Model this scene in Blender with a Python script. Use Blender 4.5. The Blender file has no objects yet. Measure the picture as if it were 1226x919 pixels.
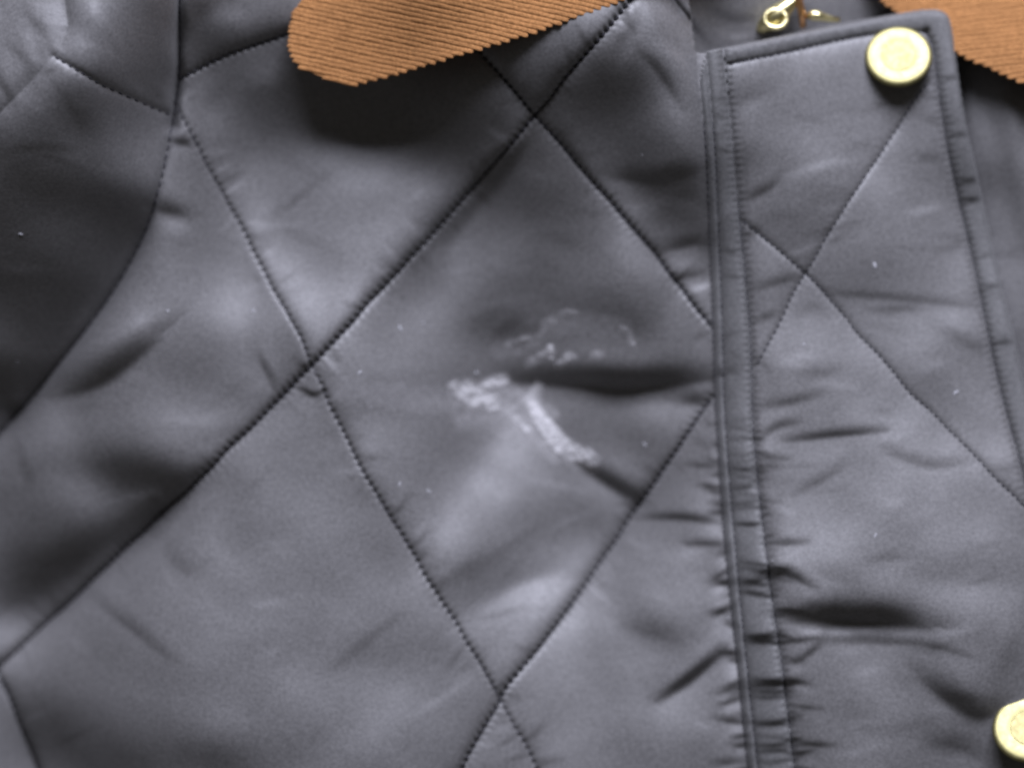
import bpy, math, random
import numpy as np
from mathutils import Vector, Matrix

random.seed(7)
rng = np.random.default_rng(7)
scene = bpy.context.scene
S = 0.0002                      # metres per unit of the sewing pattern (0.2 mm)
CX, CY = 613.0, 459.5           # pattern point that lies at the world origin

# ------------------------------------------------------------------ camera
CAM_D = 1.40
cam_data = bpy.data.cameras.new('camera')
cam = bpy.data.objects.new('camera', cam_data)
scene.collection.objects.link(cam)
cam.location = (0, 0, CAM_D)
cam_data.sensor_width = 36.0
cam_data.lens = 36.0 * (CAM_D - 0.004) / (1226 * S)
cam_data.clip_start = 0.01
cam_data.clip_end = 50
cam_data.dof.use_dof = True
cam_data.dof.focus_distance = CAM_D - 0.022
cam_data.dof.aperture_fstop = 3.5
scene.camera = cam

# ------------------------------------------------------------------ light
world = bpy.data.worlds.new('World')
scene.world = world
world.use_nodes = True
world.node_tree.nodes['Background'].inputs['Color'].default_value = (1.0, 0.95, 0.90, 1)
world.node_tree.nodes['Background'].inputs['Strength'].default_value = 0.065

def area_lamp(name, loc, size, energy, color):
    d = bpy.data.lights.new(name, 'AREA')
    d.shape = 'RECTANGLE'; d.size = size[0]; d.size_y = size[1]
    d.energy = energy; d.color = color
    o = bpy.data.objects.new(name, d)
    scene.collection.objects.link(o)
    o.location = loc
    o.rotation_euler = (-Vector(loc)).to_track_quat('-Z', 'Y').to_euler()
    return o
area_lamp('window_light', (0.10, 1.16, 0.74), (0.95, 0.6), 44, (0.815, 0.832, 1.0))

vs = scene.view_settings
vs.view_transform = 'Standard'
vs.look = 'None'
vs.gamma = 1.0
vs.exposure = 0.0
vs.use_curve_mapping = False
scene.cycles.filter_width = 2.4

# ------------------------------------------------------------------ materials
def new_mat(name):
    m = bpy.data.materials.new(name); m.use_nodes = True
    nt = m.node_tree
    return m, nt, nt.nodes['Principled BSDF']

def noise(nt, scale, detail=3, rough=0.55, dist=0.0, stretch=None):
    tc = nt.nodes.new('ShaderNodeTexCoord')
    n = nt.nodes.new('ShaderNodeTexNoise')
    n.inputs['Scale'].default_value = scale; n.inputs['Detail'].default_value = detail
    n.inputs['Roughness'].default_value = rough; n.inputs['Distortion'].default_value = dist
    if stretch:
        mp = nt.nodes.new('ShaderNodeMapping'); mp.inputs['Scale'].default_value = stretch
        nt.links.new(tc.outputs['Object'], mp.inputs['Vector']); nt.links.new(mp.outputs['Vector'], n.inputs['Vector'])
    else:
        nt.links.new(tc.outputs['Object'], n.inputs['Vector'])
    return n

def ramp(nt, src, stops):
    r = nt.nodes.new('ShaderNodeValToRGB')
    e = r.color_ramp.elements
    e[0].position, e[0].color = stops[0][0], (*stops[0][1], 1)
    e[1].position, e[1].color = stops[-1][0], (*stops[-1][1], 1)
    for p, c in stops[1:-1]:
        x = e.new(p); x.color = (*c, 1)
    nt.links.new(src, r.inputs['Fac'])
    return r

def bump(nt, src, strength, dist, prev=None):
    b = nt.nodes.new('ShaderNodeBump')
    b.inputs['Strength'].default_value = strength; b.inputs['Distance'].default_value = dist
    nt.links.new(src, b.inputs['Height'])
    if prev: nt.links.new(prev.outputs['Normal'], b.inputs['Normal'])
    return b

def fabric_mat(name, col, rough=0.56, spec=0.9):
    m, nt, p = new_mat(name)
    n1 = noise(nt, 26, 4, 0.6)
    n2 = noise(nt, 900, 3, 0.7)
    c = ramp(nt, n1.outputs['Fac'], [(0.25, tuple(v * 0.86 for v in col)), (0.75, tuple(v * 1.16 for v in col))])
    n4 = noise(nt, 1150, 3, 0.85)
    g4 = ramp(nt, n4.outputs['Fac'], [(0.30, (0.66, 0.66, 0.66)), (0.70, (1.34, 1.34, 1.34))])
    mx = nt.nodes.new('ShaderNodeMixRGB'); mx.blend_type = 'MULTIPLY'; mx.inputs['Fac'].default_value = 1
    nt.links.new(c.outputs['Color'], mx.inputs['Color1']); nt.links.new(g4.outputs['Color'], mx.inputs['Color2'])
    nt.links.new(mx.outputs['Color'], p.inputs['Base Color'])
    r = ramp(nt, n2.outputs['Fac'], [(0.3, (rough - 0.05,) * 3), (0.7, (rough + 0.07,) * 3)])
    nt.links.new(r.outputs['Color'], p.inputs['Roughness'])
    p.inputs['Specular IOR Level'].default_value = spec
    n3 = noise(nt, 2600, 2, 0.6)
    b1 = bump(nt, n2.outputs['Fac'], 0.10, 0.0003)
    n5 = noise(nt, 380, 4, 0.6, 0.4)
    b0 = bump(nt, n5.outputs['Fac'], 0.10, 0.0005, b1)
    b2 = bump(nt, n3.outputs['Fac'], 0.12, 0.0001, b0)
    nt.links.new(b2.outputs['Normal'], p.inputs['Normal'])
    p.inputs['Sheen Weight'].default_value = 0.12
    p.inputs['Sheen Roughness'].default_value = 0.5
    return m

M = {}
M['nylon'] = fabric_mat('grey_nylon', (0.124, 0.121, 0.120))
M['tape'] = fabric_mat('grey_binding', (0.118, 0.117, 0.116), 0.65, 0.6)
M['thread'] = fabric_mat('dark_thread', (0.034, 0.033, 0.038), 0.9, 0.05)

M['thread_soft'] = fabric_mat('grey_thread', (0.07, 0.068, 0.074), 0.9, 0.05)

def corduroy(name, col):
    m, nt, p = new_mat(name)
    n1 = noise(nt, 55, 4, 0.6)
    n2 = noise(nt, 1500, 4, 0.75)
    mx = nt.nodes.new('ShaderNodeMixRGB'); mx.blend_type = 'MULTIPLY'; mx.inputs['Fac'].default_value = 1
    c = ramp(nt, n1.outputs['Fac'], [(0.3, tuple(v * 0.82 for v in col)), (0.7, tuple(v * 1.14 for v in col))])
    c2 = ramp(nt, n2.outputs['Fac'], [(0.32, (0.55, 0.52, 0.47)), (0.68, (1.2, 1.2, 1.2))])
    nt.links.new(c.outputs['Color'], mx.inputs['Color1']); nt.links.new(c2.outputs['Color'], mx.inputs['Color2'])
    nt.links.new(mx.outputs['Color'], p.inputs['Base Color'])
    p.inputs['Roughness'].default_value = 0.9
    p.inputs['Specular IOR Level'].default_value = 0.12
    p.inputs['Sheen Weight'].default_value = 0.35
    p.inputs['Sheen Roughness'].default_value = 0.4
    p.inputs['Sheen Tint'].default_value = (1.0, 0.72, 0.5, 1)
    b = bump(nt, n2.outputs['Fac'], 0.5, 0.0006)
    nt.links.new(b.outputs['Normal'], p.inputs['Normal'])
    return m
M['cord'] = corduroy('tan_corduroy', (0.41, 0.198, 0.076))

def brass(name, col, rough, bs=0.08):
    m, nt, p = new_mat(name)
    n = noise(nt, 700, 3, 0.6)
    p.inputs['Metallic'].default_value = 1.0
    c = ramp(nt, n.outputs['Fac'], [(0.3, tuple(v * 0.9 for v in col)), (0.7, col)])
    nt.links.new(c.outputs['Color'], p.inputs['Base Color'])
    r = ramp(nt, n.outputs['Fac'], [(0.3, (rough - 0.05,) * 3), (0.7, (rough + 0.08,) * 3)])
    nt.links.new(r.outputs['Color'], p.inputs['Roughness'])
    b = bump(nt, n.outputs['Fac'], bs, 0.0003); nt.links.new(b.outputs['Normal'], p.inputs['Normal'])
    return m
M['brass'] = brass('polished_brass', (0.355, 0.322, 0.15), 0.50, 0.03)
M['brass_dull'] = brass('dull_brass', (0.285, 0.252, 0.12), 0.52, 0.05)
M['zip'] = brass('bright_zip_brass', (0.86, 0.77, 0.40), 0.3)
M['copper'] = brass('coppery_metal', (0.75, 0.42, 0.2), 0.4)

m, nt, p = new_mat('white_residue')
p.inputs['Base Color'].default_value = (0.66, 0.65, 0.655, 1)
p.inputs['Roughness'].default_value = 0.75
at = nt.nodes.new('ShaderNodeAttribute'); at.attribute_name = 'crust'
n = noise(nt, 800, 4, 0.65)
mul = nt.nodes.new('ShaderNodeMath'); mul.operation = 'MULTIPLY_ADD'
mul.inputs[1].default_value = 1.3; mul.inputs[2].default_value = 0.12
nt.links.new(n.outputs['Fac'], mul.inputs[0])
mm = nt.nodes.new('ShaderNodeMath'); mm.operation = 'MULTIPLY'; mm.use_clamp = True
nt.links.new(mul.outputs[0], mm.inputs[0]); nt.links.new(at.outputs['Fac'], mm.inputs[1])
nt.links.new(mm.outputs[0], p.inputs['Alpha'])
b = bump(nt, n.outputs['Fac'], 0.2, 0.0003); nt.links.new(b.outputs['Normal'], p.inputs['Normal'])
M['residue'] = m
m, nt, p = new_mat('pale_lint')
p.inputs['Base Color'].default_value = (0.4, 0.4, 0.42, 1); p.inputs['Roughness'].default_value = 0.9
n = noise(nt, 800); b = bump(nt, n.outputs['Fac'], 0.3, 0.0003); nt.links.new(b.outputs['Normal'], p.inputs['Normal'])
M['lint'] = m
m, nt, p = new_mat('table_wood')
n = noise(nt, 9, 5, 0.6, 1.0, (1, 8, 1))
c = ramp(nt, n.outputs['Fac'], [(0.3, (0.16, 0.09, 0.05)), (0.7, (0.26, 0.16, 0.09))])
nt.links.new(c.outputs['Color'], p.inputs['Base Color']); p.inputs['Roughness'].default_value = 0.5
M['table'] = m

# ------------------------------------------------------------------ geometry helpers
def W(x, y, z):
    return ((x - CX) * S, -(y - CY) * S, z * S)

def link(o, parent=None):
    scene.collection.objects.link(o)
    if parent is not None: o.parent = parent
    return o

def mesh_np(name, verts, faces, mat, parent, normals=None, smooth=True):
    """verts (n,3) in metres, faces (m,4) or (m,3) index array"""
    me = bpy.data.meshes.new(name)
    nv, nf, k = len(verts), len(faces), faces.shape[1]
    me.vertices.add(nv); me.vertices.foreach_set('co', np.ascontiguousarray(verts, np.float32).ravel())
    me.loops.add(nf * k); me.loops.foreach_set('vertex_index', np.ascontiguousarray(faces, np.int32).ravel())
    me.polygons.add(nf); me.polygons.foreach_set('loop_start', np.arange(0, nf * k, k, dtype=np.int32))
    me.polygons.foreach_set('use_smooth', np.full(nf, smooth, dtype=bool))
    me.update(calc_edges=True); me.validate()
    if normals is not None:
        me.normals_split_custom_set_from_vertices(np.ascontiguousarray(normals, np.float32))
    me.materials.append(mat)
    return link(bpy.data.objects.new(name, me), parent)

def mesh_py(name, verts, faces, mat, parent, smooth=True):
    me = bpy.data.meshes.new(name)
    me.from_pydata(verts, [], faces); me.update()
    if smooth: me.polygons.foreach_set('use_smooth', [True] * len(me.polygons))
    me.materials.append(mat)
    return link(bpy.data.objects.new(name, me), parent)

def dist_poly(X, Y, pts):
    """unsigned distance, side (+1 on the right hand / below when drawn left to right), arc length, total"""
    best = np.full(X.shape, 1e18); side = np.zeros(X.shape); arc = np.zeros(X.shape); acc = 0.0
    for (x0, y0), (x1, y1) in zip(pts[:-1], pts[1:]):
        dx, dy = x1 - x0, y1 - y0; L = math.hypot(dx, dy)
        t = np.clip(((X - x0) * dx + (Y - y0) * dy) / (L * L), 0, 1)
        ex = X - (x0 + t * dx); ey = Y - (y0 + t * dy)
        d2 = ex * ex + ey * ey
        mk = d2 < best
        best[mk] = d2[mk]
        side[mk] = np.sign(dx * (Y - y0) - dy * (X - x0))[mk]
        arc[mk] = (acc + t * L)[mk]
        acc += L
    return np.sqrt(best), side, arc, acc

def smooth_poly(pts, n=6):
    """Catmull-Rom through the points"""
    P = [np.array(p, float) for p in pts]
    P = [2 * P[0] - P[1]] + P + [2 * P[-1] - P[-2]]
    out = []
    for i in range(1, len(P) - 2):
        a, b, c, d = P[i - 1:i + 3]
        for j in range(n):
            t = j / n
            out.append(tuple(0.5 * (2 * b + (c - a) * t + (2 * a - 5 * b + 4 * c - d) * t * t + (3 * b - a - 3 * c + d) * t ** 3)))
    out.append(tuple(P[-2]))
    return out

def sstep(a, b, x):
    t = np.clip((x - a) / (b - a), 0, 1)
    return t * t * (3 - 2 * t)

# ------------------------------------------------------------------ sewing lines of the jacket
S1 = [(900, -160), (740, 20), (640, 138), (520, 275), (375, 436), (250, 560), (100, 700), (-14, 806), (-220, 1000)]
S2 = [(400, -150), (600, 92), (640, 138), (700, 205), (790, 310), (850, 388), (900, 450)]
S3 = [(900, 420), (850, 482), (770, 603), (690, 722), (602, 832), (552, 919), (450, 1090)]
S4 = [(205, 120), (225, 155), (270, 240), (320, 335), (370, 430), (392, 480), (440, 575), (510, 690), (600, 838), (640, 915), (740, 1090)]
S5 = [(-16, 806), (6, 856), (30, 919), (84, 1090)]
ARM = smooth_poly([(222, -160), (218, -20), (214, 80), (206, 140), (190, 222), (165, 290), (120, 365), (60, 440), (0, 508), (-100, 610), (-210, 690)], 4)
YOKE = smooth_poly([(214, 95), (270, 66), (350, 38), (470, -10), (600, -90)], 4)
SL1 = [(75, 75), (130, 108), (200, 136)]
SL2 = [(60, -160), (85, -10), (92, 40), (75, 76), (40, 112), (0, 150), (-210, 330)]
L1 = smooth_poly([(812, -160), (822, -20), (832, 60), (846, 200), (855, 390), (858, 480), (868, 640), (882, 780), (896, 919), (915, 1090)], 3)
L2 = smooth_poly([(824, -160), (834, -20), (844, 60), (857, 200), (866, 390), (869, 500), (880, 640), (893, 780), (908, 919), (927, 1090)], 3)
L3 = smooth_poly([(846, -160), (856, -20), (866, 60), (884, 240), (899, 400), (903, 520), (920, 680), (937, 800), (952, 919), (978, 1090)], 3)
Q1 = [(1112, 98), (1050, 190), (965, 325), (905, 440)]
Q2 = [(889, 264), (930, 297), (965, 325), (1010, 378), (1090, 468), (1226, 605), (1290, 660)]
EDGE = smooth_poly([(846, 62), (900, 50), (980, 32), (1060, 16), (1112, 8), (1134, 12), (1143, 30), (1150, 85), (1160, 150), (1178, 225), (1197, 310),
                    (1212, 380), (1226, 440), (1256, 600), (1290, 780), (1320, 940), (1350, 1100)], 4)
INNER_T = smooth_poly([(872, 78), (930, 66), (1000, 49), (1060, 38), (1112, 36)], 4)
INNER_R = smooth_poly([(1112, 36), (1120, 60), (1128, 120), (1138, 180), (1152, 240), (1166, 300), (1180, 370), (1192, 430), (1206, 490), (1224, 560), (1258, 720), (1290, 880), (1325, 1100)], 4)

def wavy(pts, amp=1.3, step=14):
    P = np.array(pts, float); seg = np.hypot(*np.diff(P, axis=0).T); acc = np.concatenate([[0], np.cumsum(seg)])
    t = np.linspace(0, acc[-1], max(3, int(acc[-1] / step)))
    x = np.interp(t, acc, P[:, 0]); y = np.interp(t, acc, P[:, 1])
    j = rng.standard_normal(len(t)); j = np.convolve(j, [0.25, 0.5, 0.25], 'same') * amp
    dx, dy = np.gradient(x), np.gradient(y); L = np.hypot(dx, dy)
    return list(zip(x - dy / L * j, y + dx / L * j))
S1, S2, S3, S4, S5, Q1, Q2 = (wavy(q) for q in (S1, S2, S3, S4, S5, Q1, Q2))

# ------------------------------------------------------------------ the cloth surface, one height for each pattern point
def axis(lo, a, b, hi, fine, coarse):
    return np.concatenate([np.linspace(lo, a, int((a - lo) / coarse), endpoint=False), np.linspace(a, b, int((b - a) / fine), endpoint=False), np.linspace(b, hi, int((hi - b) / coarse) + 1)])
gx = axis(-200, -15, 1241, 1420, 1.4, 6.0)
gy = axis(-150, -15, 934, 1080, 1.4, 6.0)
X, Y = np.meshgrid(gx, gy)
NY, NX = X.shape

# -- broad relief: soft folds laid out as strokes of slope, then integrated to a height
# stroke: (points, width above, width below, slope)  slope > 0 leans to the window, < 0 leans away
STROKES = [
    # under the collar / upper diamond
    ([(330, 255), (365, 228), (400, 200)], 7, 4, -0.10),
    ([(300, 330), (330, 270), (350, 240)], 12, 8, -0.10),
    ([(240, 170), (300, 200)], 40, 40, -0.10),
    ([(640, 150), (590, 215), (530, 285)], 10, 34, -0.42),
    # wedge folds in front of the armhole
    ([(60, 474), (120, 455), (185, 405)], 38, 7, -0.62),
    ([(80, 425), (140, 395), (190, 372)], 8, 12, 0.15),
    ([(40, 505), (120, 500), (210, 490)], 16, 22, 0.04),
    ([(50, 548), (120, 560), (200, 580), (150, 630)], 34, 30, -0.45),
    ([(20, 720), (100, 660), (185, 600)], 40, 16, -0.40),
    ([(230, 280), (250, 360), (300, 430)], 45, 40, 0.22),
    ([(183, 247), (225, 257)], 14, 5, -0.35),
    ([(190, 262), (230, 275)], 6, 14, 0.15),
    ([(205, 168), (228, 171)], 8, 4, -0.5),
    ([(310, 425), (326, 462)], 6, 4, -0.35),
    ([(16, 530), (28, 580)], 8, 8, -0.2),
    # central diamond
    ([(600, 210), (660, 190), (720, 240)], 40, 40, -0.16),
    ([(700, 285), (740, 320)], 60, 40, 0.04),
    ([(565, 390), (620, 395), (680, 400)], 26, 22, -0.20),
    ([(420, 420), (500, 440)], 35, 30, 0.14),
    ([(615, 455), (690, 458), (760, 463), (855, 452)], 24, 5, -0.85),
    ([(690, 486), (760, 492), (840, 480)], 12, 30, 0.20),
    ([(815, 480), (850, 478)], 14, 6, -0.5),
    ([(690, 552), (730, 578), (770, 602)], 14, 5, -0.60),
    ([(770, 520), (800, 545)], 40, 30, -0.10),
    ([(580, 555), (556, 612), (530, 672)], 44, 38, 0.46),
    ([(520, 700), (585, 668), (640, 635)], 6, 16, -0.15),
    ([(576, 738), (625, 712), (668, 700)], 14, 30, 0.36),
    ([(575, 742), (620, 731), (650, 731)], 5, 4, -0.12),
    ([(690, 600), (720, 630), (735, 640)], 26, 20, -0.15),
    # lower left field
    ([(200, 905), (330, 915)], 36, 40, -0.22),
    ([(100, 715), (150, 750), (205, 790)], 12, 5, -0.24),
    ([(190, 645), (215, 680), (240, 680)], 14, 8, -0.16),
    ([(300, 560), (380, 640), (460, 760)], 70, 60, 0.10),
    ([(400, 800), (440, 765), (480, 735)], 6, 6, -0.10),
    ([(355, 462), (375, 472), (388, 466)], 4, 3, -0.5),
    # right of the centre, beside the placket
    ([(640, 850), (700, 780), (760, 720)], 40, 50, 0.06),
    ([(745, 745), (790, 760), (815, 765)], 24, 10, -0.22),
    ([(766, 622), (815, 620), (862, 626)], 7, 4, -0.55),
    ([(790, 838), (830, 810), (868, 778)], 9, 5, -0.75),
    ([(690, 160), (740, 130), (780, 80)], 45, 45, -0.22),
    ([(730, 210), (790, 215), (835, 205)], 16, 5, -0.35),
    ([(750, 250), (800, 240), (840, 250)], 8, 10, 0.12),
    ([(790, 300), (830, 290), (848, 292)], 12, 4, -0.30),
    ([(800, 335), (846, 325)], 8, 4, -0.30),
    ([(820, 350), (850, 340)], 4, 4, 0.25),
    ([(800, 0), (835, 35), (848, 52)], 6, 6, -0.6),
    ([(745, 20), (770, 60), (790, 110)], 16, 16, 0.08),
    ([(770, -30), (800, 10), (830, 60)], 16, 16, 0.12),
    ([(738, 0), (752, 30), (742, 60)], 8, 6, -0.4),
    ([(760, -20), (785, 25), (800, 70)], 9, 5, 0.16),
    ([(790, 55), (815, 75), (835, 110)], 8, 8, 0.3),
    ([(765, 65), (790, 90), (815, 130)], 10, 5, -0.3),
    ([(850, 10), (880, 20), (905, 18)], 7, 5, -0.35),
    ([(855, 32), (880, 42), (900, 40)], 5, 5, 0.25),
    ([(20, 60), (45, 85), (30, 110)], 8, 6, -0.2), ([(40, 20), (60, 45)], 7, 6, -0.2), ([(5, 90), (25, 130)], 6, 6, -0.2), ([(120, 10), (135, 40)], 7, 6, 0.1),
    ([(60, 95), (80, 90)], 5, 4, -0.2), ([(100, 60), (125, 65)], 6, 5, 0.06), ([(50, 70), (56, 90)], 4, 4, 0.06),
    # placket
    ([(872, 130), (890, 118), (925, 105)], 22, 8, -0.18),
    ([(884, 210), (900, 160)], 14, 26, -0.16),
    ([(890, 240), (915, 228), (932, 215)], 8, 4, -0.28),
    ([(930, 215), (990, 195), (1030, 190)], 5, 8, 0.10),
    ([(895, 285), (905, 272)], 6, 4, -0.3),
    ([(905, 345), (960, 330)], 8, 4, -0.22),
    ([(905, 385), (930, 374)], 6, 4, -0.2),
    ([(985, 350), (1090, 358), (1170, 366)], 8, 4, -0.20),
    ([(1130, 395), (1180, 420)], 10, 8, -0.16),
    ([(960, 455), (1010, 440)], 10, 6, -0.10),
    ([(905, 488), (950, 480), (985, 470)], 8, 4, -0.24),
    ([(910, 525), (930, 510), (955, 505)], 7, 4, -0.32),
    ([(940, 527), (1000, 520), (1060, 515)], 7, 3, -0.42),
    ([(1060, 540), (1110, 556), (1160, 552)], 10, 5, -0.20),
    ([(950, 590), (990, 570), (1010, 555)], 8, 5, -0.18),
    ([(1000, 480), (1060, 490)], 30, 30, 0.10),
    ([(1020, 410), (1100, 400)], 30, 40, 0.07),
    ([(960, 640), (1040, 620)], 30, 30, 0.08),
    ([(1080, 680), (1160, 684), (1226, 688)], 30, 16, -0.15),
    ([(940, 738), (1000, 739), (1060, 742), (1110, 748)], 26, 6, -0.78),
    ([(985, 765), (1050, 766), (1110, 770), (1160, 784)], 6, 4, -0.25),
    ([(960, 755), (1040, 756)], 5, 5, 0.2),
    ([(950, 792), (975, 775), (983, 762)], 6, 4, -0.35),
    ([(1100, 808), (1140, 838), (1170, 855), (1195, 843)], 20, 7, -0.42),
    ([(1110, 885), (1150, 892), (1180, 905)], 18, 10, -0.24),
    ([(1205, 760), (1200, 810)], 8, 8, -0.14),
    ([(1000, 850), (1060, 860)], 40, 30, -0.12),
    ([(960, 680), (1005, 690), (1020, 700)], 16, 8, -0.12),
    ([(905, 688), (935, 684), (970, 700)], 8, 3, -0.6),
    # sleeve
    ([(20, 200), (60, 300), (30, 420)], 70, 90, -0.36),
    ([(-10, 20), (60, 60)], 50, 60, 0.08),
    ([(110, 20), (130, 70)], 16, 14, -0.20),
    ([(130, 30), (180, 90)], 24, 40, -0.08),
    ([(110, 130), (105, 170)], 14, 14, -0.16),
    ([(88, -20), (90, 40)], 10, 7, -0.4),
    ([(0, 490), (22, 489)], 8, 4, -0.6),
    ([(235, 25), (255, 0)], 16, 10, -0.2),
    ([(250, 20), (300, 20)], 14, 12, 0.15),
    ([(255, 85), (262, 100), (240, 135)], 14, 14, -0.15),
    ([(290, 100), (340, 80)], 18, 14, 0.12),
    # panel right of the placket
    ([(1200, 110), (1215, 200), (1235, 300)], 12, 14, -0.25),
    ([(1180, 120), (1195, 200)], 10, 10, 0.1),
]
# fine crinkles of the thin shell: along the placket and beside the quilting lines
for _ in range(70):
    x0, y0 = random.uniform(905, 1200), random.uniform(90, 915)
    a = random.uniform(-0.35, 0.3); l = random.uniform(18, 70)
    STROKES.append(([(x0, y0), (x0 + l * 0.5 * math.cos(a), y0 + l * 0.5 * math.sin(a) + random.uniform(-3, 3)), (x0 + l * math.cos(a), y0 + l * math.sin(a))], random.uniform(4, 9), random.uniform(3, 5), random.choice((-1, -1, 1)) * random.uniform(0.03, 0.12)))
for seam in (S1, S2, S3, S4):
    for (xa, ya), (xb, yb) in zip(seam[:-1], seam[1:]):
        if random.random() < 0.55:
            sg = random.choice((-1, 1)); l = random.uniform(12, 38); nx_, ny_ = -(yb - ya), xb - xa; q = math.hypot(nx_, ny_); a = random.uniform(-0.5, 0.5)
            ux, uy = sg * (nx_ * math.cos(a) - ny_ * math.sin(a)) / q, sg * (nx_ * math.sin(a) + ny_ * math.cos(a)) / q
            pp = sorted([(xa + 2 * ux, ya + 2 * uy), (xa + l * ux, ya + l * uy)])
            STROKES.append((pp, random.uniform(3, 6), random.uniform(2.5, 4), random.choice((-1, -1, 1)) * random.uniform(0.04, 0.16)))
for _ in range(40):
    x0, y0 = random.uniform(-60, 190), random.uniform(-60, 130); a = random.uniform(0.2, 2.2); l = random.uniform(10, 34)
    STROKES.append((sorted([(x0, y0), (x0 + l * math.cos(a), y0 + l * math.sin(a))]), random.uniform(4, 8), random.uniform(3, 5), random.choice((-1, 1)) * random.uniform(0.03, 0.10)))
for _ in range(90):
    x0, y0 = random.uniform(0, 850), random.uniform(150, 915)
    a = random.uniform(-0.9, 0.9); l = random.uniform(18, 80)
    STROKES.append(([(x0, y0), (x0 + l * 0.5 * math.cos(a), y0 + l * 0.5 * math.sin(a) + random.uniform(-5, 5)), (x0 + l * math.cos(a), y0 + l * math.sin(a))], random.uniform(4, 10), random.uniform(3, 5), random.choice((-1, 1)) * random.uniform(0.02, 0.07)))
# gathers pulled up by the stitching of the placket seam
y = 505.0
while y < 925:
    xl = np.interp(y, [p[1] for p in L1], [p[0] for p in L1]); x2 = np.interp(y, [p[1] for p in L2], [p[0] for p in L2]); xr = np.interp(y, [p[1] for p in L3], [p[0] for p in L3])
    st = 0.35 + 0.65 * min(1, max(0, (y - 500) / 120))
    a, b = random.uniform(-4, 4), random.uniform(-6, 6)
    if random.random() < 0.6: STROKES.append(([(x2 + 1, y + a), ((x2 + xr) / 2, y + a / 2 + random.uniform(-2, 2)), (xr + random.uniform(0, 10), y + b)], random.uniform(3, 6), 2.6, -st * random.uniform(0.25, 0.6)))
    if random.random() < 0.75: STROKES.append(([(xl - random.choice((random.uniform(6, 20), random.uniform(6, 20), random.uniform(20, 50))), y + random.uniform(-6, 12)), (xl + 5, y + a)], random.uniform(3, 7), 3, -st * random.uniform(0.2, 0.55)))
    if random.random() < 0.7: STROKES.append(([(xr - 4, y + b), (xr + random.choice((random.uniform(6, 18), random.uniform(6, 18), random.uniform(20, 50))), y + b + random.uniform(-8, 8))], random.uniform(3, 6), 3, -st * random.uniform(0.2, 0.5)))
    y += random.uniform(7, 14)
for y in (120, 140, 180, 300, 330):          # small pinches in the upper seam and the right binding
    STROKES.append(([(np.interp(y, [p[1] for p in L2], [p[0] for p in L2]) + 3, y), (np.interp(y, [p[1] for p in L3], [p[0] for p in L3]) - 3, y + 2)], 4, 3, -0.15))
for y in (92, 160, 215, 238, 342, 410):
    x = np.interp(y, [p[1] for p in INNER_R], [p[0] for p in INNER_R])
    STROKES.append(([(x + 4, y + 2), (x + 27, y - 1)], 4, 3, -0.25))
for x in range(880, 1060, 17):
    yy = np.interp(x, [p[0] for p in INNER_T], [p[1] for p in INNER_T])
    STROKES.append(([(x + random.uniform(-3, 3), yy - 18), (x + 3, yy - 3)], 4, 4, -0.16))

cg = 2.0
cx = np.arange(-700, 1926, cg); cy = np.arange(-600, 1540, cg)
CXG, CYG = np.meshgrid(cx, cy)
slope = np.zeros(CXG.shape)
for pts, wu, wd, amp in STROKES:
    m_ = 3.2 * max(wu, wd)
    xs = [p[0] for p in pts]; ys = [p[1] for p in pts]
    i0, i1 = np.searchsorted(cx, [min(xs) - m_, max(xs) + m_]); j0, j1 = np.searchsorted(cy, [min(ys) - m_, max(ys) + m_])
    sx, sy = CXG[j0:j1, i0:i1], CYG[j0:j1, i0:i1]
    if sx.size == 0: continue
    d, sd, arc, tot = dist_poly(sx, sy, smooth_poly(pts, 4) if len(pts) > 2 else pts)
    w = np.where(sd > 0, wd, wu)
    # (points drawn from left to right: side +1 is below)
    taper = 0.35 + 0.65 * np.sin(math.pi * np.clip(arc / tot, 0.0, 1.0))
    slope[j0:j1, i0:i1] += 1.7 * amp * np.exp(-(d / w) ** 2) * taper
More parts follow.
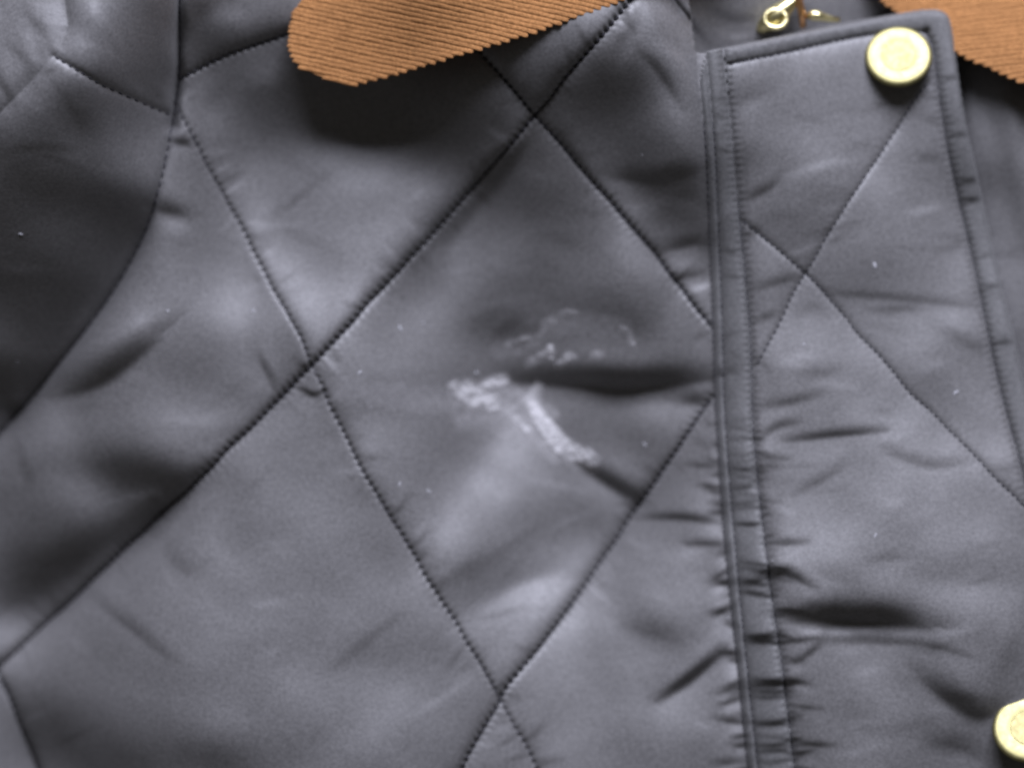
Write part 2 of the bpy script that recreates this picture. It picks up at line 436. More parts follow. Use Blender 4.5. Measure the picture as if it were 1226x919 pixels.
# broad lean of the padded cloth at points of the pattern (x, y, slope)
FOLDS = [(60, 300, -0.424), (30, 420, -0.978), (50, 30, 0.147), (20, 100, 0.029), (150, 60, -0.459), (110, 180, -1.266), (160, 220, -1.3), (230, 350, 0.014), (150, 435, -0.579), (100, 505, -1.071), (140, 565, -0.54), (60, 700, -1.3), (120, 640, -0.754), (30, 640, -0.999), (250, 200, 0.239), (300, 140, -0.747), (440, 300, 0.7), (390, 390, 0.7), (340, 260, 0.186), (480, 240, 0.7), (620, 200, -0.889), (580, 240, -0.322), (700, 250, -0.818), (560, 300, 0.007), (600, 390, -0.654), (470, 430, 0.421), (420, 480, 0.164), (750, 500, -0.984), (700, 620, -0.362), (800, 520, 0.1), (300, 640, 0.207), (400, 600, 0.104), (450, 720, 0.2), (200, 750, 0.545), (120, 800, -0.608), (60, 850, -1.3), (120, 900, -1.074), (300, 900, 0.04), (400, 860, 0.295), (480, 860, 0.41), (700, 800, -0.164), (760, 680, 0.465), (800, 880, 0.009), (740, 150, -0.751), (790, 100, -0.6), (720, 210, -0.458), (780, 180, -1.097), (820, 330, 0.049), (900, 200, -0.051), (960, 150, 0.179), (1040, 140, 0.233), (1080, 250, 0.353), (1100, 160, 0.041), (1000, 420, 0.337), (1100, 400, 0.423), (950, 400, 0.224), (1150, 330, 0.328), (1000, 600, 0.328), (1150, 620, 0.424), (1080, 540, 0.571), (950, 560, 0.346), (1000, 800, 0.327), (1100, 700, 0.435), (1200, 700, 0.461), (1050, 880, 0.339), (970, 690, 0.596), (1000, 738, 0.363), (760, 455, -0.468), (1190, 200, -0.387), (200, 300, -0.161), (280, 400, 0.153), (60, 560, -0.642), (250, 520, 0.575), (200, 620, 0.7), (530, 400, 0.223), (660, 330, -0.816), (760, 380, -1.069), (860, 850, 0.266), (1180, 520, 0.432), (280, 30, -0.479), (240, 110, 0.072), (180, 200, 0.29), (40, 200, -0.735), (100, 260, -1.221), (20, 300, -0.616), (100, 330, -1.23), (60, 380, -0.955), (150, 150, -1.3), (60, 130, -0.611), (110, 110, -1.3), (20, 470, -1.233), (190, 100, -1.3), (180, 30, -1.3), (250, 30, -0.807), (320, 20, -0.863), (520, 130, 0.191), (580, 150, -1.3), (625, 105, -1.055), (680, 80, -0.908), (400, 180, 0.518), (470, 180, 0.414), (540, 190, -0.548), (430, 230, 0.622), (500, 210, 0.7), (280, 250, 0.243), (320, 320, 0.647), (370, 330, 0.444), (300, 90, -0.927), (600, 185, 0.217), (560, 240, -0.277), (520, 290, -0.301), (480, 340, 0.228), (680, 130, -1.3), (760, 90, -1.257), (740, 250, 0.293), (800, 260, -1.193), (680, 160, -0.728), (640, 240, -0.889), (640, 290, -0.817), (430, 350, 0.7), (90, 740, -0.433), (150, 700, 0.145), (230, 600, 0.7), (330, 520, 0.225), (20, 700, -1.3), (180, 580, -0.042), (600, 780, 0.406), (460, 540, 0.594), (40, 860, -1.238), (80, 880, -1.059), (140, 860, -0.336), (60, 900, -1.3), (200, 900, -0.014), (100, 840, -0.629), (20, 560, -0.87), (20, 600, -1.29), (10, 680, -1.3), (60, 620, -1.3), (230, 850, 0.325), (350, 790, 0.205), (260, 700, 0.519), (880, 880, -0.001), (800, 640, 0.363), (820, 740, 0.048), (760, 840, 0.196), (1150, 760, 0.145), (1120, 860, -0.059), (1080, 820, 0.23), (15, 50, 0.222), (30, 80, 0.185)]
def side_x(poly, x, y): q = sorted(poly, key=lambda p: p[1]); return (x > np.interp(y, [p[1] for p in q], [p[0] for p in q])).astype(int)
def side_y(poly, x, y): q = sorted(poly, key=lambda p: p[0]); return (y > np.interp(x, [p[0] for p in q], [p[1] for p in q])).astype(int)
def field(x, y):        # number of the sewn field a point belongs to
    return (side_y(S1, x, y) + 2 * side_x(S4, x, y) + 4 * side_y(S2, x, y) + 8 * side_x(S3, x, y)) * side_x(ARM, x, y) * (1 - side_x(L1, x, y)) + 50 * side_x(L1, x, y)
if FOLDS:
    FP = np.array(FOLDS, float); SG = 46.0
    FL = field(FP[:, 0], FP[:, 1]); GL = field(CXG, CYG)
    D2 = (FP[:, None, 0] - FP[None, :, 0]) ** 2 + (FP[:, None, 1] - FP[None, :, 1]) ** 2
    same = np.where(FL[:, None] == FL[None, :], 1.0, 0.1)
    wgt = np.linalg.solve(np.exp(-D2 / (2 * SG ** 2)) * same + 0.12 * np.eye(len(FP)), FP[:, 2])
    add_ = np.zeros(CXG.shape)
    for (fx_, fy_, _), w_, l_ in zip(FOLDS, wgt, FL):
        add_ += w_ * np.exp(-((CXG - fx_) ** 2 + (CYG - fy_) ** 2) / (2 * SG ** 2)) * np.where(GL == l_, 1.0, 0.1)
    for _ in range(14):      # cloth cannot turn sharply: soften over a few millimetres
        add_[1:-1, 1:-1] = (add_[1:-1, 1:-1] * 2 + add_[:-2, 1:-1] + add_[2:, 1:-1] + add_[1:-1, :-2] + add_[1:-1, 2:]) / 6
    slope += add_
# low-frequency unevenness of padded cloth
def fnoise(shape, lo, hi, ang=0.0, an=1.0):
    f = np.fft.fft2(rng.standard_normal(shape))
    ky = np.fft.fftfreq(shape[0], cg)[:, None]; kx = np.fft.fftfreq(shape[1], cg)[None]
    kr = np.hypot((kx * math.cos(ang) + ky * math.sin(ang)) * an, (-kx * math.sin(ang) + ky * math.cos(ang)))
    f *= np.exp(-(kr * lo) ** 2) * (1 - np.exp(-(kr * hi) ** 2))
    r = np.real(np.fft.ifft2(f))
    return r / r.std()
sl_x = np.interp(cy, [p[1] for p in ARM], [p[0] for p in ARM])[:, None]
slope -= 0.40 * (1 - sstep(-30, 10, CXG - sl_x)) * sstep(-100, 60, CYG) * (1 - sstep(520, 640, CYG))      # the sleeve head turns away from the window
LD = np.array([0.09, -1.0]); LD /= np.hypot(*LD)     # pattern direction towards the window
ky = 2 * math.pi * np.fft.fftfreq(CXG.shape[0], cg)[:, None]; kx = 2 * math.pi * np.fft.fftfreq(CXG.shape[1], cg)[None]
kd = kx * LD[0] + ky * LD[1]; kc = -kx * LD[1] + ky * LD[0]
Pf = np.fft.fft2(-slope)
Hf = np.conj(1j * kd) * Pf / (kd ** 2 + 0.15 * kc ** 2 + (2 * math.pi / 3500) ** 2)
relief = np.real(np.fft.ifft2(Hf))
relief += 0.8 * fnoise(CXG.shape, 90, 320)

def bil(A, ax, ay, x, y):
    fx = np.interp(x, ax, np.arange(len(ax))); fy = np.interp(y, ay, np.arange(len(ay)))
    ix = np.clip(fx.astype(int), 0, len(ax) - 2); iy = np.clip(fy.astype(int), 0, len(ay) - 2)
    tx, ty = fx - ix, fy - iy
    return (A[iy, ix] * (1 - tx) + A[iy, ix + 1] * tx) * (1 - ty) + (A[iy + 1, ix] * (1 - tx) + A[iy + 1, ix + 1] * tx) * ty
REL = bil(relief, cx, cy, X, Y)

# -- which side of each sewing line a point lies on
def x_at(poly, y): q = sorted(poly, key=lambda p: p[1]); return np.interp(y, [p[1] for p in q], [p[0] for p in q])
def y_at(poly, x): q = sorted(poly, key=lambda p: p[0]); return np.interp(x, [p[0] for p in q], [p[1] for p in q])
def inside(px, py, poly):
    r = np.zeros(px.shape, bool)
    n = len(poly)
    for i in range(n):
        (x0, y0), (x1, y1) = poly[i], poly[(i + 1) % n]
        if y0 == y1: continue
        c = ((y0 > py) != (y1 > py)) & (px < (x1 - x0) * (py - y0) / (y1 - y0) + x0)
        r ^= c
    return r
l1_low = [p for p in L1 if p[1] > 62]
PLK = EDGE + [(915, 1100)] + l1_low[::-1]
inplk = inside(X, Y, PLK)
dE, _, aE, _ = dist_poly(X, Y, EDGE)
sdE = np.where(inplk, dE, -dE)

# -- puffed quilting: every sewing line pulls the padding down
def groove(pts, broad, wb, deep, wn, pitch=9.0, rag=0.35, steep=0):
    d, sd, arc, tot = dist_poly(X, Y, pts)
    wn2 = wn * (1 + rag * np.sin(2 * math.pi * arc / pitch + 0.8 * np.sin(arc * 0.021)) * 1.0)
    if steep:
        below = sd * (1 if pts[-1][0] > pts[0][0] else -1) > 0
        wb = np.where(below, wb * 1.5, steep)
        d = np.clip(d + 1.5 * np.sin(2 * math.pi * arc / pitch) * np.exp(-d / 5.0), 0, None)
    return 1 - broad * np.exp(-np.abs(d) / wb), deep * np.exp(-(d / wn2) ** 1.3)
puff = np.ones(X.shape); dig = np.zeros(X.shape)
body_seams = [(S1, 0.9, 30, 3.0, 3.4), (S2, 0.8, 30, 2.8, 3.2), (S3, 0.8, 30, 2.8, 3.4), (S4, 0.5, 28, 1.5, 2.4), (S5, 0.9, 34, 3.0, 3.2), (YOKE, 0.7, 26, 2.6, 3.0)]
SLV = X < x_at(ARM, Y)
body_puff = np.ones(X.shape); body_dig = np.zeros(X.shape)
for pts, bb, wb, dp, wn in body_seams:
    a, g = groove(pts, bb, wb, dp, wn, steep=9)
    body_puff *= np.where(SLV, 1, a); body_dig += np.where(SLV, 0, g)
a, g = groove(ARM, 0.9, 40, 8, 4.5, 14, 0.0); body_puff *= a; body_dig += g
a, g = groove([(222, -160), (218, -20), (214, 80), (206, 150)], 0, 10, 13, 5.5, 60, 0.25); body_dig += g
for q, dp in ((SL1, 2.4), (SL2, 0.6)):
    a, g = groove(q, 0.6, 30, dp, 4, 9, 0.1)
    a = np.where(SLV, a, 1); g = np.where(SLV, g, 0); body_puff *= a; body_dig += g
a, g = groove(L1, 0.9, 26, 0, 5); body_puff *= a
NECK = smooth_poly([(745, -90), (775, -40), (806, 2), (830, 30), (846, 56)], 4)
a, g = groove(NECK, 0.5, 16, 6.5, 4.5, 20, 0.2); body_puff *= a; body_dig += g
body = 14 * body_puff - body_dig
plk_puff = np.ones(X.shape); plk_dig = np.zeros(X.shape)
for pts, bb, wb, dp, wn in [(Q1, 0.5, 24, 1.6, 3.2), (Q2, 0.5, 24, 1.6, 3.2), (INNER_T, 0.55, 16, 1.8, 2.6), (INNER_R, 0.9, 16, 5.5, 3.4), (L3, 0.9, 18, 6.0, 3.4)]:
    a, g = groove(pts, bb, wb, dp, wn, 8.2, 0.12); plk_puff *= a; plk_dig += g
for pts, dp, wn in ((L2, 3.0, 2.4), (L1, 7.0, 3.4)):
    a, g = groove(pts, 0, 10, dp, wn, 8, 0.0); plk_dig += g
# rounded strips: binding along the free edge, welt between the two seams
xl1, xl2, xl3 = x_at(L1, Y), x_at(L2, Y), x_at(L3, Y)
inner = X > xl3
strip = (X >= xl2) & (X <= xl3)
u = np.clip((X - xl2) / (xl3 - xl2), 0, 1)
u1 = np.clip((X - xl1) / (xl2 - xl1), 0, 1)
poly_in = INNER_T + INNER_R[1:] + [(980, 1110)] + [p for p in L3 if p[1] > 78][::-1]
inpanel = inside(X, Y, poly_in)
inbind = inplk & ~inpanel & inner & (sdE < 60)
dT, _, _, _ = dist_poly(X, Y, INNER_T + INNER_R[1:])
ub = np.clip(sdE / (sdE + dT + 1e-6), 0, 1)
plk = np.where(inpanel, 6 + 9 * plk_puff, 6.0)
plk = np.where(inbind, 6.5 + 4.0 * np.clip(np.sin(math.pi * ub), 0, 1) ** 0.45, plk)
plk = np.where(strip & ~inbind & ~inpanel, 6 + 5.5 * np.sin(math.pi * u) ** 0.6, plk)
plk = np.where((X < xl2) & (X > xl1), 6 + 2.5 * np.sin(math.pi * u1) ** 0.6, plk)
plk = plk - plk_dig
LEV = 12.0
edge_rise = LEV * (1 - np.exp(-np.clip(sdE, 0, None) / 2.2))
seam_rise = np.clip((X - xl1) / 60, 0, 1)
right_panel = -14 - 26 * (1 - sstep(70, 280, Y)) + 16 * (1 - np.exp(-np.clip(-sdE, 0, None) / 40))
is_right = (~inplk) & ((X > x_at(EDGE[-60:], Y) - 2) | ((Y < y_at(EDGE[:14], X) + 2) & (X > xl1)))
body = np.where(is_right, right_panel, body)
Z = np.where(inplk, plk + np.minimum(edge_rise, LEV * seam_rise + 2), body)
# the neck end of the jacket falls away from the viewer
CURV = lambda yy: -0.00042 * np.clip(240 - yy, 0, None) ** 2
Z = Z + REL + CURV(Y) + 38 * np.exp(-((X - 445) / 105) ** 2 - ((Y - 45) / 75) ** 2)
# the sleeve head stands a little higher than the front
insl = X < x_at(ARM, Y)
Z = Z + np.where(insl, 10 * (1 - np.exp(-dist_poly(X, Y, ARM)[0] / 60)), 0)
zs = lambda x, y: bil(Z, gx, gy, np.asarray(x, float), np.asarray(y, float))

# ------------------------------------------------------------------ cut the surface into its sewn pieces
jacket = bpy.data.objects.new('quilted_jacket', None)
link(jacket)
jacket['label'] = 'dark grey diamond-quilted jacket with tan corduroy collar and brass snaps'
jacket['category'] = 'jacket'
LIFT = 210.0           # the cloth lies this far above the table (padding and back of the jacket below)
jacket.location = (0, 0, 0)

xc = 0.5 * (X[:-1, :-1] + X[1:, 1:]); yc = 0.5 * (Y[:-1, :-1] + Y[1:, 1:])
lab = np.zeros(xc.shape, np.int32)
dn1 = yc > y_at(S1, xc); r4 = xc > x_at(S4, yc); dn2 = yc > y_at(S2, xc); r3 = xc > x_at(S3, yc); r5 = xc > x_at(S5, yc)
yk = (yc < y_at(YOKE, xc)) & (xc < 600)
lab = 1 + np.where(dn1, 1, 0) + np.where(r4, 2, 0) + np.where(dn2, 4, 0) + np.where(r3, 8, 0)
lab = np.where(~r5 & (yc > 790), 40, lab)
lab = np.where(yk, 41, lab)
sl = xc < x_at(ARM, yc)
lab = np.where(sl, np.where(xc < x_at(SL2, yc), 51, np.where(yc < y_at(SL1, np.minimum(xc, 215)), 52, 53)), lab)
inp = inplk[:-1, :-1]
c1, c2, c3 = x_at(L1, yc), x_at(L2, yc), x_at(L3, yc)
bind_c = inbind[:-1, :-1]
q1 = xc > x_at(Q1, np.clip(yc, 98, 440)); q2 = yc > y_at(Q2, np.clip(xc, 889, 1290))
plab = 60 + np.where(q1, 1, 0) + np.where(q2, 2, 0)
plab = np.where((xc < c3), 65, plab)
plab = np.where((xc < c2), 66, plab)
plab = np.where(bind_c, np.where(yc < y_at(EDGE[:18], xc) + 30, 67, 68), plab)
plab = np.where(bind_c & (xc > 1116), 68, plab)
lab = np.where(inp, plab, lab)
lab = np.where(is_right[:-1, :-1] & ~inp, np.where(xc > 1100, 70, 71), lab)

dzx = np.gradient(Z, gx, axis=1); dzy = np.gradient(Z, gy, axis=0)
NRM = np.dstack([-dzx, dzy, np.ones_like(Z)]); NRM /= np.linalg.norm(NRM, axis=2, keepdims=True)
NRMf = NRM.reshape(-1, 3)
VV = np.dstack([(X - CX) * S, -(Y - CY) * S, Z * S]).reshape(-1, 3)
idx = np.arange(NY * NX).reshape(NY, NX)
quads = np.dstack([idx[:-1, :-1], idx[1:, :-1], idx[1:, 1:], idx[:-1, 1:]])

def cut(name, mask, mat, parent, label=None):
    q = quads[mask]
    if len(q) == 0: return None
    used, inv = np.unique(q.ravel(), return_inverse=True)
    o = mesh_np(name, VV[used], inv.reshape(-1, 4), M[mat], parent, NRMf[used])
    if label: o['label'] = label
    return o

diamonds = {}
ids, cnt = np.unique(lab[(lab < 40)], return_counts=True)
for k, c in zip(ids, cnt):
    diamonds[int(k)] = cut('quilt_diamond', lab == k, 'nylon', jacket)
cut('hem_panel', lab == 40, 'nylon', jacket)
cut('yoke', lab == 41, 'nylon', jacket)
sleeve = cut('sleeve', lab == 53, 'nylon', jacket, 'shaded sleeve head left of the armhole seam')
cut('quilt_diamond', lab == 52, 'nylon', sleeve)
cut('quilt_diamond', lab == 51, 'nylon', sleeve)
placket = cut('placket', lab == 62, 'nylon', jacket, 'button placket with bound edge and brass snaps')
for k in (60, 61, 63): cut('quilt_diamond', lab == k, 'nylon', placket)
cut('seam_strip', lab == 65, 'tape', placket)
cut('seam_welt', lab == 66, 'tape', placket)
cut('edge_binding', lab == 67, 'tape', placket)
cut('edge_binding', lab == 68, 'tape', placket)
cut('facing', lab == 70, 'nylon', jacket)
cut('neck_facing', lab == 71, 'nylon', jacket)
central = diamonds[int(lab[np.searchsorted(gy, 420), np.searchsorted(gx, 600)])]

# ------------------------------------------------------------------ stitches: a short sewn loop of thread each, one part for each seam
def stitches(pts, pitch, length, width, y0=-140, y1=1070, parent=jacket, sink=-0.2, mat='thread'):
    P = np.array(pts, float)
    seg = np.hypot(*np.diff(P, axis=0).T); acc = np.concatenate([[0], np.cumsum(seg)])
    vs_, fs_ = [], []
    t = pitch * 0.5
    while t < acc[-1]:
        x = np.interp(t, acc, P[:, 0]); y = np.interp(t, acc, P[:, 1])
        x2 = np.interp(min(t + 2, acc[-1]), acc, P[:, 0]); y2 = np.interp(min(t + 2, acc[-1]), acc, P[:, 1])
        x1 = np.interp(max(t - 2, 0), acc, P[:, 0]); y1_ = np.interp(max(t - 2, 0), acc, P[:, 1])
        a = math.atan2(y2 - y1_, x2 - x1) + random.uniform(-0.2, 0.2)
        if -140 < y < 1070 and -190 < x < 1410 and (parent is placket or x < x_at(L1, y) - 3):
            L, Wd = length * random.uniform(0.85, 1.15) / 2, width / 2
            ca, sa = math.cos(a), math.sin(a); n0 = len(vs_)
            for f, r in ((-1, 0.25), (-0.65, 0.85), (0, 1.0), (0.65, 0.85), (1, 0.25)):
                bx, by = x + ca * L * f, y + sa * L * f
                bz = float(zs(bx, by)) + sink + 0.9 * (1 - f * f) - 0.6 * f * f
                for k in range(6):
                    an = k * math.pi / 3
                    o = math.cos(an) * Wd * r; h = math.sin(an) * Wd * r
                    vs_.append(W(bx - sa * o, by + ca * o, bz + h))
            for i in range(4):
                for k in range(6):
                    fs_.append((n0 + i * 6 + k, n0 + i * 6 + (k + 1) % 6, n0 + i * 6 + 6 + (k + 1) % 6, n0 + i * 6 + 6 + k))
        t += pitch * random.uniform(0.93, 1.07)
    return mesh_py('seam_thread', vs_, fs_, M[mat], parent)
for q, pit in ((S1, 9.0), (S2, 9.0), (S3, 9.4), (S4, 9.4), (S5, 9.0), (YOKE, 9)):
    stitches(q, pit, 8.4, 2.4 if q is S4 else 3.8, mat='thread_soft' if q is S4 else 'thread')
stitches(ARM, 11, 11, 3.0)
stitches(SL1, 9, 6, 2.3, parent=sleeve)
for q in (Q1, Q2, INNER_T): stitches(q, 8.2, 7.0, 2.3, parent=placket)
for q in (L1[8:], L2[8:], L3[9:], INNER_R): stitches(q, 8.2, 9.6, 2.2, parent=placket, sink=-0.8)

# ------------------------------------------------------------------ corduroy collar: a folded sheet carrying rounded wales
def collar(poly, ang, pitch, zf, crange, label, ridge=0.6):
    d = np.array([math.cos(ang), math.sin(ang)]); n = np.array([-d[1], d[0]])
    P = np.array(poly); pc = P @ n; pt = P @ d
    def span(c):
        ts = []
        for i in range(len(P)):
            j = (i + 1) % len(P)
            if (pc[i] > c) != (pc[j] > c):
                f = (c - pc[i]) / (pc[j] - pc[i]); ts.append(pt[i] + f * (pt[j] - pt[i]))
        return (min(ts), max(ts)) if len(ts) >= 2 else None
    cs = np.arange(crange[0], crange[1], pitch)
    NT = 40
    rows = []
    for c in np.arange(crange[0] + 0.5, crange[1], pitch / 2):
        s = span(c)
        if s and s[1] - s[0] > 8:
            rows.append([(d * (s[0] + 2.5 + (s[1] - s[0] - 5) * k / NT) + n * c) for k in range(NT + 1)])
    vs_, fs_ = [], []
    nr = len(rows)
    for dz in (-0.6, -11.0):
        for r in rows:
            for q in r: vs_.append(W(q[0], q[1], zf(q[0], q[1]) + dz))
    w = NT + 1; off = nr * w
    for i in range(nr - 1):
        for k in range(NT):
            a = i * w + k
            fs_.append((a, a + w, a + w + 1, a + 1)); fs_.append((off + a, off + a + 1, off + a + w + 1, off + a + w))
    ring = [k for k in range(w)] + [i * w + NT for i in range(1, nr)] + [(nr - 1) * w + k for k in range(NT - 1, -1, -1)] + [i * w for i in range(nr - 2, 0, -1)]
    for i in range(len(ring)):
        a, b = ring[i], ring[(i + 1) % len(ring)]
        fs_.append((a, b, off + b, off + a))
    col = mesh_py('collar', vs_, fs_, M['cord'], jacket, smooth=False)
    col['label'] = label
    prof = [(-0.5, -0.25), (-0.47, 0.0), (-0.36, 0.62), (-0.18, 0.93), (0, 1.0), (0.18, 0.93), (0.36, 0.62), (0.47, 0.0), (0.5, -0.25)]
    for c in cs:
        s = span(c)
        if not s or s[1] - s[0] < 6: continue
        t0, t1 = s[0] - random.uniform(0, 2.5), s[1] + random.uniform(0, 2.5)
        N = max(6, int((t1 - t0) / 9))
        ts = np.concatenate([[t0, t0 + 0.8, t0 + 2.2], np.linspace(t0 + 4.5, t1 - 4.5, N), [t1 - 2.2, t1 - 0.8, t1]])
        vs_, fs_ = [], []
        ph = random.uniform(0, 6)
        for t in ts:
            e = min(t - t0, t1 - t)
            sc = math.sqrt(max(0.03, 1 - (1 - min(1, e / 4.5)) ** 2))
            wob = 0.45 * math.sin(t * 0.05 + ph) + 0.3 * math.sin(t * 0.21 + 2 * ph)
            for o, h in prof:
                q = d * t + n * (c + wob + o * pitch * 0.97 * (0.35 + 0.65 * sc))
                hh = h * ridge * sc * (1 + 0.12 * math.sin(t * 0.33 + ph)) if h > 0 else h * 1.4
                vs_.append(W(q[0], q[1], zf(q[0], q[1]) + hh - (1 - sc) * 2.5))
        k = len(prof)
        for i in range(len(ts) - 1):
            for j in range(k - 1):
                a = i * k + j
                fs_.append((a, a + 1, a + k + 1, a + k))
        fs_.append(tuple(range(k - 1, -1, -1))); fs_.append(tuple((len(ts) - 1) * k + j for j in range(k)))
        fs_ = [f[::-1] for f in fs_]
        mesh_py('wale', vs_, fs_, M['cord'], col)
    return col

def z_collar(x, y):
    # the left flap lifts off the chest towards its free edge and sags slightly at its point
    base = 40 + 52 * float(sstep(400, 590, np.float64(x))) + 14 * float(sstep(600, 720, np.float64(x))) + float(CURV(np.float64(y))) * 0.9
    return base + 10 * math.exp(-((x - 560) / 160) ** 2) + 0.05 * max(0, 60 - y) + 3.0 * math.sin(x * 0.017 + y * 0.03) + 9 * math.exp(-(((x - 500) / 90) ** 2 + ((y + 10) / 40) ** 2)) 
LC = [(358, -150), (352, -30), (345, 44), (348, 60), (360, 73), (392, 86), (425, 93), (480, 80), (560, 57), (640, 33), (742, -4), (800, -40), (900, -110), (930, -150)]
collar([(x + 1, y + 10) for x, y in LC], math.radians(13), 5.6, z_collar, (-360, 60), 'left tan corduroy collar flap with notched lower edge')
def z_collar_r(x, y):
    return 8 - 9 * (1 - float(sstep(1105, 1150, np.float64(x)))) + 0.22 * (min(y, 110) - 60) + 1.0 * float(CURV(np.float64(y))) + 4 * math.sin(x * 0.02 + y * 0.015) + 0.06 * max(0, x - 1150)
RC = [(985, -150), (1030, -40), (1062, 0), (1098, 28), (1140, 58), (1180, 78), (1230, 102), (1300, 135), (1390, 170), (1390, -150)]
collar(RC, math.radians(-6), 5.8, z_collar_r, (-20, 360), 'right tan corduroy collar behind the placket corner', 0.5)

# ------------------------------------------------------------------ brass snaps
def lathe(name, prof, mat, parent, seg=64, smooth=True):
    vs_, fs_ = [], []
    for r, z in prof:
        for k in range(seg):
            a = 2 * math.pi * k / seg
            vs_.append((r * math.cos(a) * S, r * math.sin(a) * S, z * S))
    for i in range(len(prof) - 1):
        for k in range(seg):
            fs_.append((i * seg + k, i * seg + (k + 1) % seg, (i + 1) * seg + (k + 1) % seg, (i + 1) * seg + k))
    fs_.append(tuple((len(prof) - 1) * seg + k for k in range(seg)))
    return mesh_py(name, vs_, fs_, M[mat], parent, smooth)
def snap(px, py, r, tilt_x, tilt_y, lift, label):
    b = lathe('snap_button', [(r * 0.86, -9), (r * 0.97, -6), (r, -2.5), (r * 0.985, -0.6), (r * 0.95, 0.7), (r * 0.88, 1.5), (r * 0.76, 1.9), (r * 0.62, 1.8), (r * 0.56, 1.55), (r * 0.53, 1.3), (0.3, 1.2)], 'brass', jacket)
    c = lathe('snap_centre', [(r * 0.52, 1.0), (r * 0.52, 1.45), (r * 0.50, 1.55), (r * 0.30, 1.6), (0.3, 1.6)], 'brass_dull', b, 48)
    z = float(np.max(zs(np.array([px + r * .5 * math.cos(k) for k in range(7)]), np.array([py + r * .5 * math.sin(k) for k in range(7)]))))
    b.location = W(px, py, z + lift)
    b.rotation_euler = (math.radians(tilt_x), math.radians(tilt_y), 0)
    b['label'] = label
    return b
snap(1077, 66, 40.5, -25, -3, 6.5, 'upper brass snap at the placket corner')
snap(1229, 869, 44, -28, -3, 16, 'lower brass snap at the placket edge')

# ------------------------------------------------------------------ zip slider and pull, half hidden behind the placket
def tube(name, pts, rad, mat, parent, seg=12):
    vs_, fs_ = [], []
    V_ = [Vector(W(*p)) for p in pts]
    for i, p_ in enumerate(V_):
        t = (V_[min(i + 1, len(V_) - 1)] - V_[max(i - 1, 0)]).normalized()
        a = t.orthogonal().normalized() if abs(t.z) > 0.9 else t.cross(Vector((0, 0, 1))).normalized(); b = t.cross(a)
        r = (rad[i] if isinstance(rad, (list, tuple)) else rad) * S
        for k in range(seg):
            an = 2 * math.pi * k / seg
            vs_.append(tuple(p_ + a * math.cos(an) * r + b * math.sin(an) * r))
    for i in range(len(V_) - 1):
        for k in range(seg):
            fs_.append((i * seg + k, i * seg + (k + 1) % seg, (i + 1) * seg + (k + 1) % seg, (i + 1) * seg + k))
    fs_.append(tuple(range(seg))[::-1]); fs_.append(tuple((len(V_) - 1) * seg + k for k in range(seg)))
    return mesh_py(name, vs_, fs_, M[mat], parent)
zz = float(zs(935, 10)) + 8
slider = tube('zip_slider', [(908, 34, zz), (914, 31, zz + 3), (922, 25, zz + 6), (930, 19, zz + 8), (938, 11, zz + 9), (948, 2, zz + 8), (960, -10, zz + 6), (972, -24, zz + 3)], [2, 8, 12, 13, 12, 8, 5, 4], 'zip', jacket, 20)
slider['label'] = 'small brass zip slider above the placket'
ring = [(930 + 13 * math.cos(a) + 0.0, 21 + 11 * math.sin(a), zz + 20 + 3 * math.sin(a)) for a in np.linspace(0, 2 * math.pi, 28)]
tube('pull_ring', ring, 3.2, 'zip', slider)
tube('pull_tab', [(964, 30, zz + 2), (962, 12, zz + 8), (958, -6, zz + 12), (954, -30, zz + 14)], [4, 4.5, 4.5, 4], 'copper', slider)
tube('zip_stop', [(968, 17, zz + 6), (976, 16, zz + 11), (984, 17, zz + 8), (996, 20, zz + 6), (1008, 21, zz + 4)], [3, 7, 6, 4, 3], 'zip', slider)

# ------------------------------------------------------------------ whitish smear crusted on the central diamond
rx = np.arange(390, 785, 1.0); ry = np.arange(362, 592, 1.0)
RX, RY = np.meshgrid(rx, ry)
SM = [  # points, half width, density
    ([(553, 470), (560, 466), (566, 480), (590, 480)], 9, 0.85),
    ([(560, 478), (580, 482), (592, 486)], 8, 0.7),
    ([(572, 470), (590, 458), (602, 455)], 7, 0.75),
    ([(540, 462), (545, 460)], 5, 0.5),
    ([(636, 482), (640, 470), (645, 463)], 6, 0.65),
    ([(636, 480), (642, 495), (654, 515), (668, 533), (690, 548), (708, 553)], 9, 0.75),
    ([(655, 508), (672, 528), (684, 541)], 6, 1.15),
    ([(618, 502), (628, 512), (636, 518)], 5, 0.55),
    ([(600, 480), (615, 500), (640, 520)], 16, 0.28),
    ([(688, 545), (704, 547), (710, 557)], 8, 0.75),
    ([(608, 412), (618, 408), (640, 404)], 5, 0.42),
    ([(620, 418), (640, 412), (650, 395), (662, 385)], 7, 0.28),
    ([(634, 436), (645, 428), (658, 420), (660, 422)], 5, 0.5),
    ([(659, 416), (660, 428)], 3.5, 0.8),
    ([(670, 436), (680, 428), (685, 426)], 5, 0.45),
    ([(745, 392), (753, 398), (758, 410)], 4, 0.38),
    ([(756, 404), (759, 411)], 3, 0.5),
    ([(712, 424), (720, 423)], 5, 0.25),
    ([(650, 386), (680, 372), (690, 374)], 4, 0.22),
    ([(700, 395), (735, 392)], 6, 0.12),
    ([(555, 500), (600, 505)], 14, 0.16),
    ([(655, 490), (664, 497)], 6, 0.25),
    ([(600, 418), (640, 395), (690, 385), (745, 392)], 13, 0.13),
    ([(600, 470), (625, 480), (640, 490)], 12, 0.3),
    ([(610, 490), (640, 525), (665, 545)], 9, 0.3),
    ([(540, 480), (575, 500), (610, 515)], 12, 0.16),
    ([(400, 466), (470, 474), (550, 482)], 15, 0.11),
    ([(648, 498), (660, 515), (676, 531), (700, 546)], 6, 0.95),
]
den = np.zeros(RX.shape)
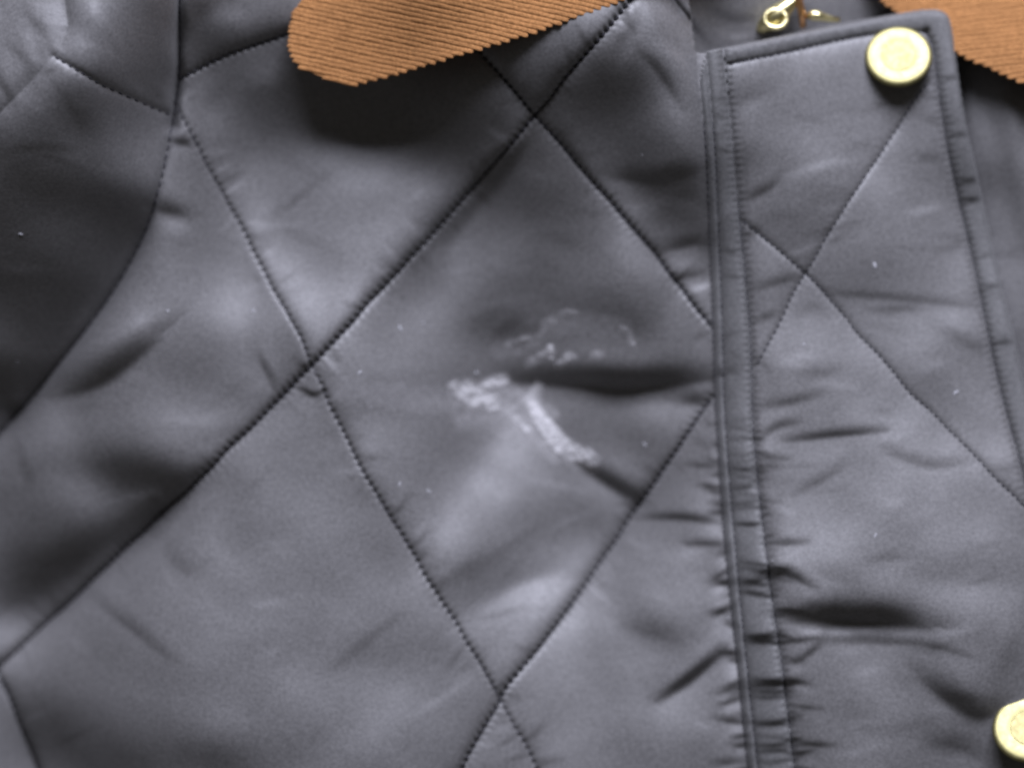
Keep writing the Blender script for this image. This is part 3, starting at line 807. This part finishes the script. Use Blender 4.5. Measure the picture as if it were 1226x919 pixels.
for pts, w, a in SM:
    d, _, _, _ = dist_poly(RX, RY, pts)
    w *= 1.12; a *= 1.2
    den = np.maximum(den, a * np.exp(-(d / w) ** 2.6))
def grid_noise(sc):
    g = rng.standard_normal((int(len(ry) / sc) + 3, int(len(rx) / sc) + 3))
    return bil(g, np.arange(g.shape[1]) * sc + rx[0], np.arange(g.shape[0]) * sc + ry[0], RX, RY)
nz = 0.6 * grid_noise(9) + 0.55 * grid_noise(4) + 0.4 * grid_noise(2)
den = np.clip(den * (1 + 0.36 * nz) , 0, 1.2)
h_r = zs(RX, RY) + 0.15 + 1.3 * np.clip(den, 0, 1) * (1 + 0.35 * nz) * sstep(0.1, 0.5, den)
cell = (den[:-1, :-1] > 0.06) | (den[1:, 1:] > 0.06)
ii = np.arange(RX.size).reshape(RX.shape)
qd = np.dstack([ii[:-1, :-1], ii[1:, :-1], ii[1:, 1:], ii[:-1, 1:]])[cell]
used, inv = np.unique(qd.ravel(), return_inverse=True)
vv = np.dstack([(RX - CX) * S, -(RY - CY) * S, h_r * S]).reshape(-1, 3)[used]
res = mesh_np('residue_smear', vv, inv.reshape(-1, 4), M['residue'], central)
at_ = res.data.attributes.new('crust', 'FLOAT', 'POINT')
at_.data.foreach_set('value', np.clip(den.ravel()[used], 0, 1).astype(np.float32))
res['label'] = 'whitish crusty smear near the middle of the jacket'

# ------------------------------------------------------------------ lint
vs_, fs_ = [], []
spots = [(1048, 317, 2.2), (1145, 470, 2.0), (963, 412, 1.4), (478, 392, 1.8), (200, 372, 1.6), (506, 386, 1.2), (302, 372, 1.2), (628, 797, 1.6), (1046, 640, 1.3), (774, 533, 1.4), (512, 588, 1.5), (478, 580, 1.3), (28, 281, 1.5), (569, 446, 1.6), (430, 446, 1.8)]
spots += [(random.uniform(0, 1226), random.uniform(110, 919), random.uniform(0.4, 0.75)) for _ in range(10)]
for x, y, r in spots:
    n0 = len(vs_); z0 = float(zs(x, y)) + 0.4; a0 = random.uniform(0, 3); el = random.uniform(1, 3.2)
    for k in range(6):
        a = k * math.pi / 3
        ox, oy = math.cos(a) * r * el, math.sin(a) * r
        vs_.append(W(x + ox * math.cos(a0) - oy * math.sin(a0), y + ox * math.sin(a0) + oy * math.cos(a0), z0 - 0.3))
    vs_.append(W(x, y, z0 + r * 0.6))
    for k in range(6): fs_.append((n0 + (k + 1) % 6, n0 + k, n0 + 6))
lint = mesh_py('lint_specks', vs_, fs_, M['lint'], jacket)
lint['kind'] = 'stuff'

# ------------------------------------------------------------------ what the jacket lies on
zt = -LIFT
vs_ = [W(-900, -900, zt), W(2100, -900, zt), W(2100, 1800, zt), W(-900, 1800, zt)] + [W(-900, -900, zt - 100), W(2100, -900, zt - 100), W(2100, 1800, zt - 100), W(-900, 1800, zt - 100)]
t = mesh_py('table', vs_, [(3, 2, 1, 0), (4, 5, 6, 7), (0, 1, 5, 4), (1, 2, 6, 5), (2, 3, 7, 6), (3, 0, 4, 7)], M['table'], None, False)
t['kind'] = 'structure'
# the jacket's back layer, which fills the space down to the table
zb = [float(v) for v in (Z.min() - 6, zt + 0.5)]
ax_, ay_ = (-198, 1418), (-148, 1078)
rim = [(ax_[0], ay_[0]), (ax_[1], ay_[0]), (ax_[1], ay_[1]), (ax_[0], ay_[1])]
vs_ = [W(x, y, zb[0]) for x, y in rim] + [W(x, y, zb[1]) for x, y in rim]
mesh_py('lining', vs_, [(3, 2, 1, 0), (4, 5, 6, 7), (0, 1, 5, 4), (1, 2, 6, 5), (2, 3, 7, 6), (3, 0, 4, 7)], M['nylon'], jacket, False)
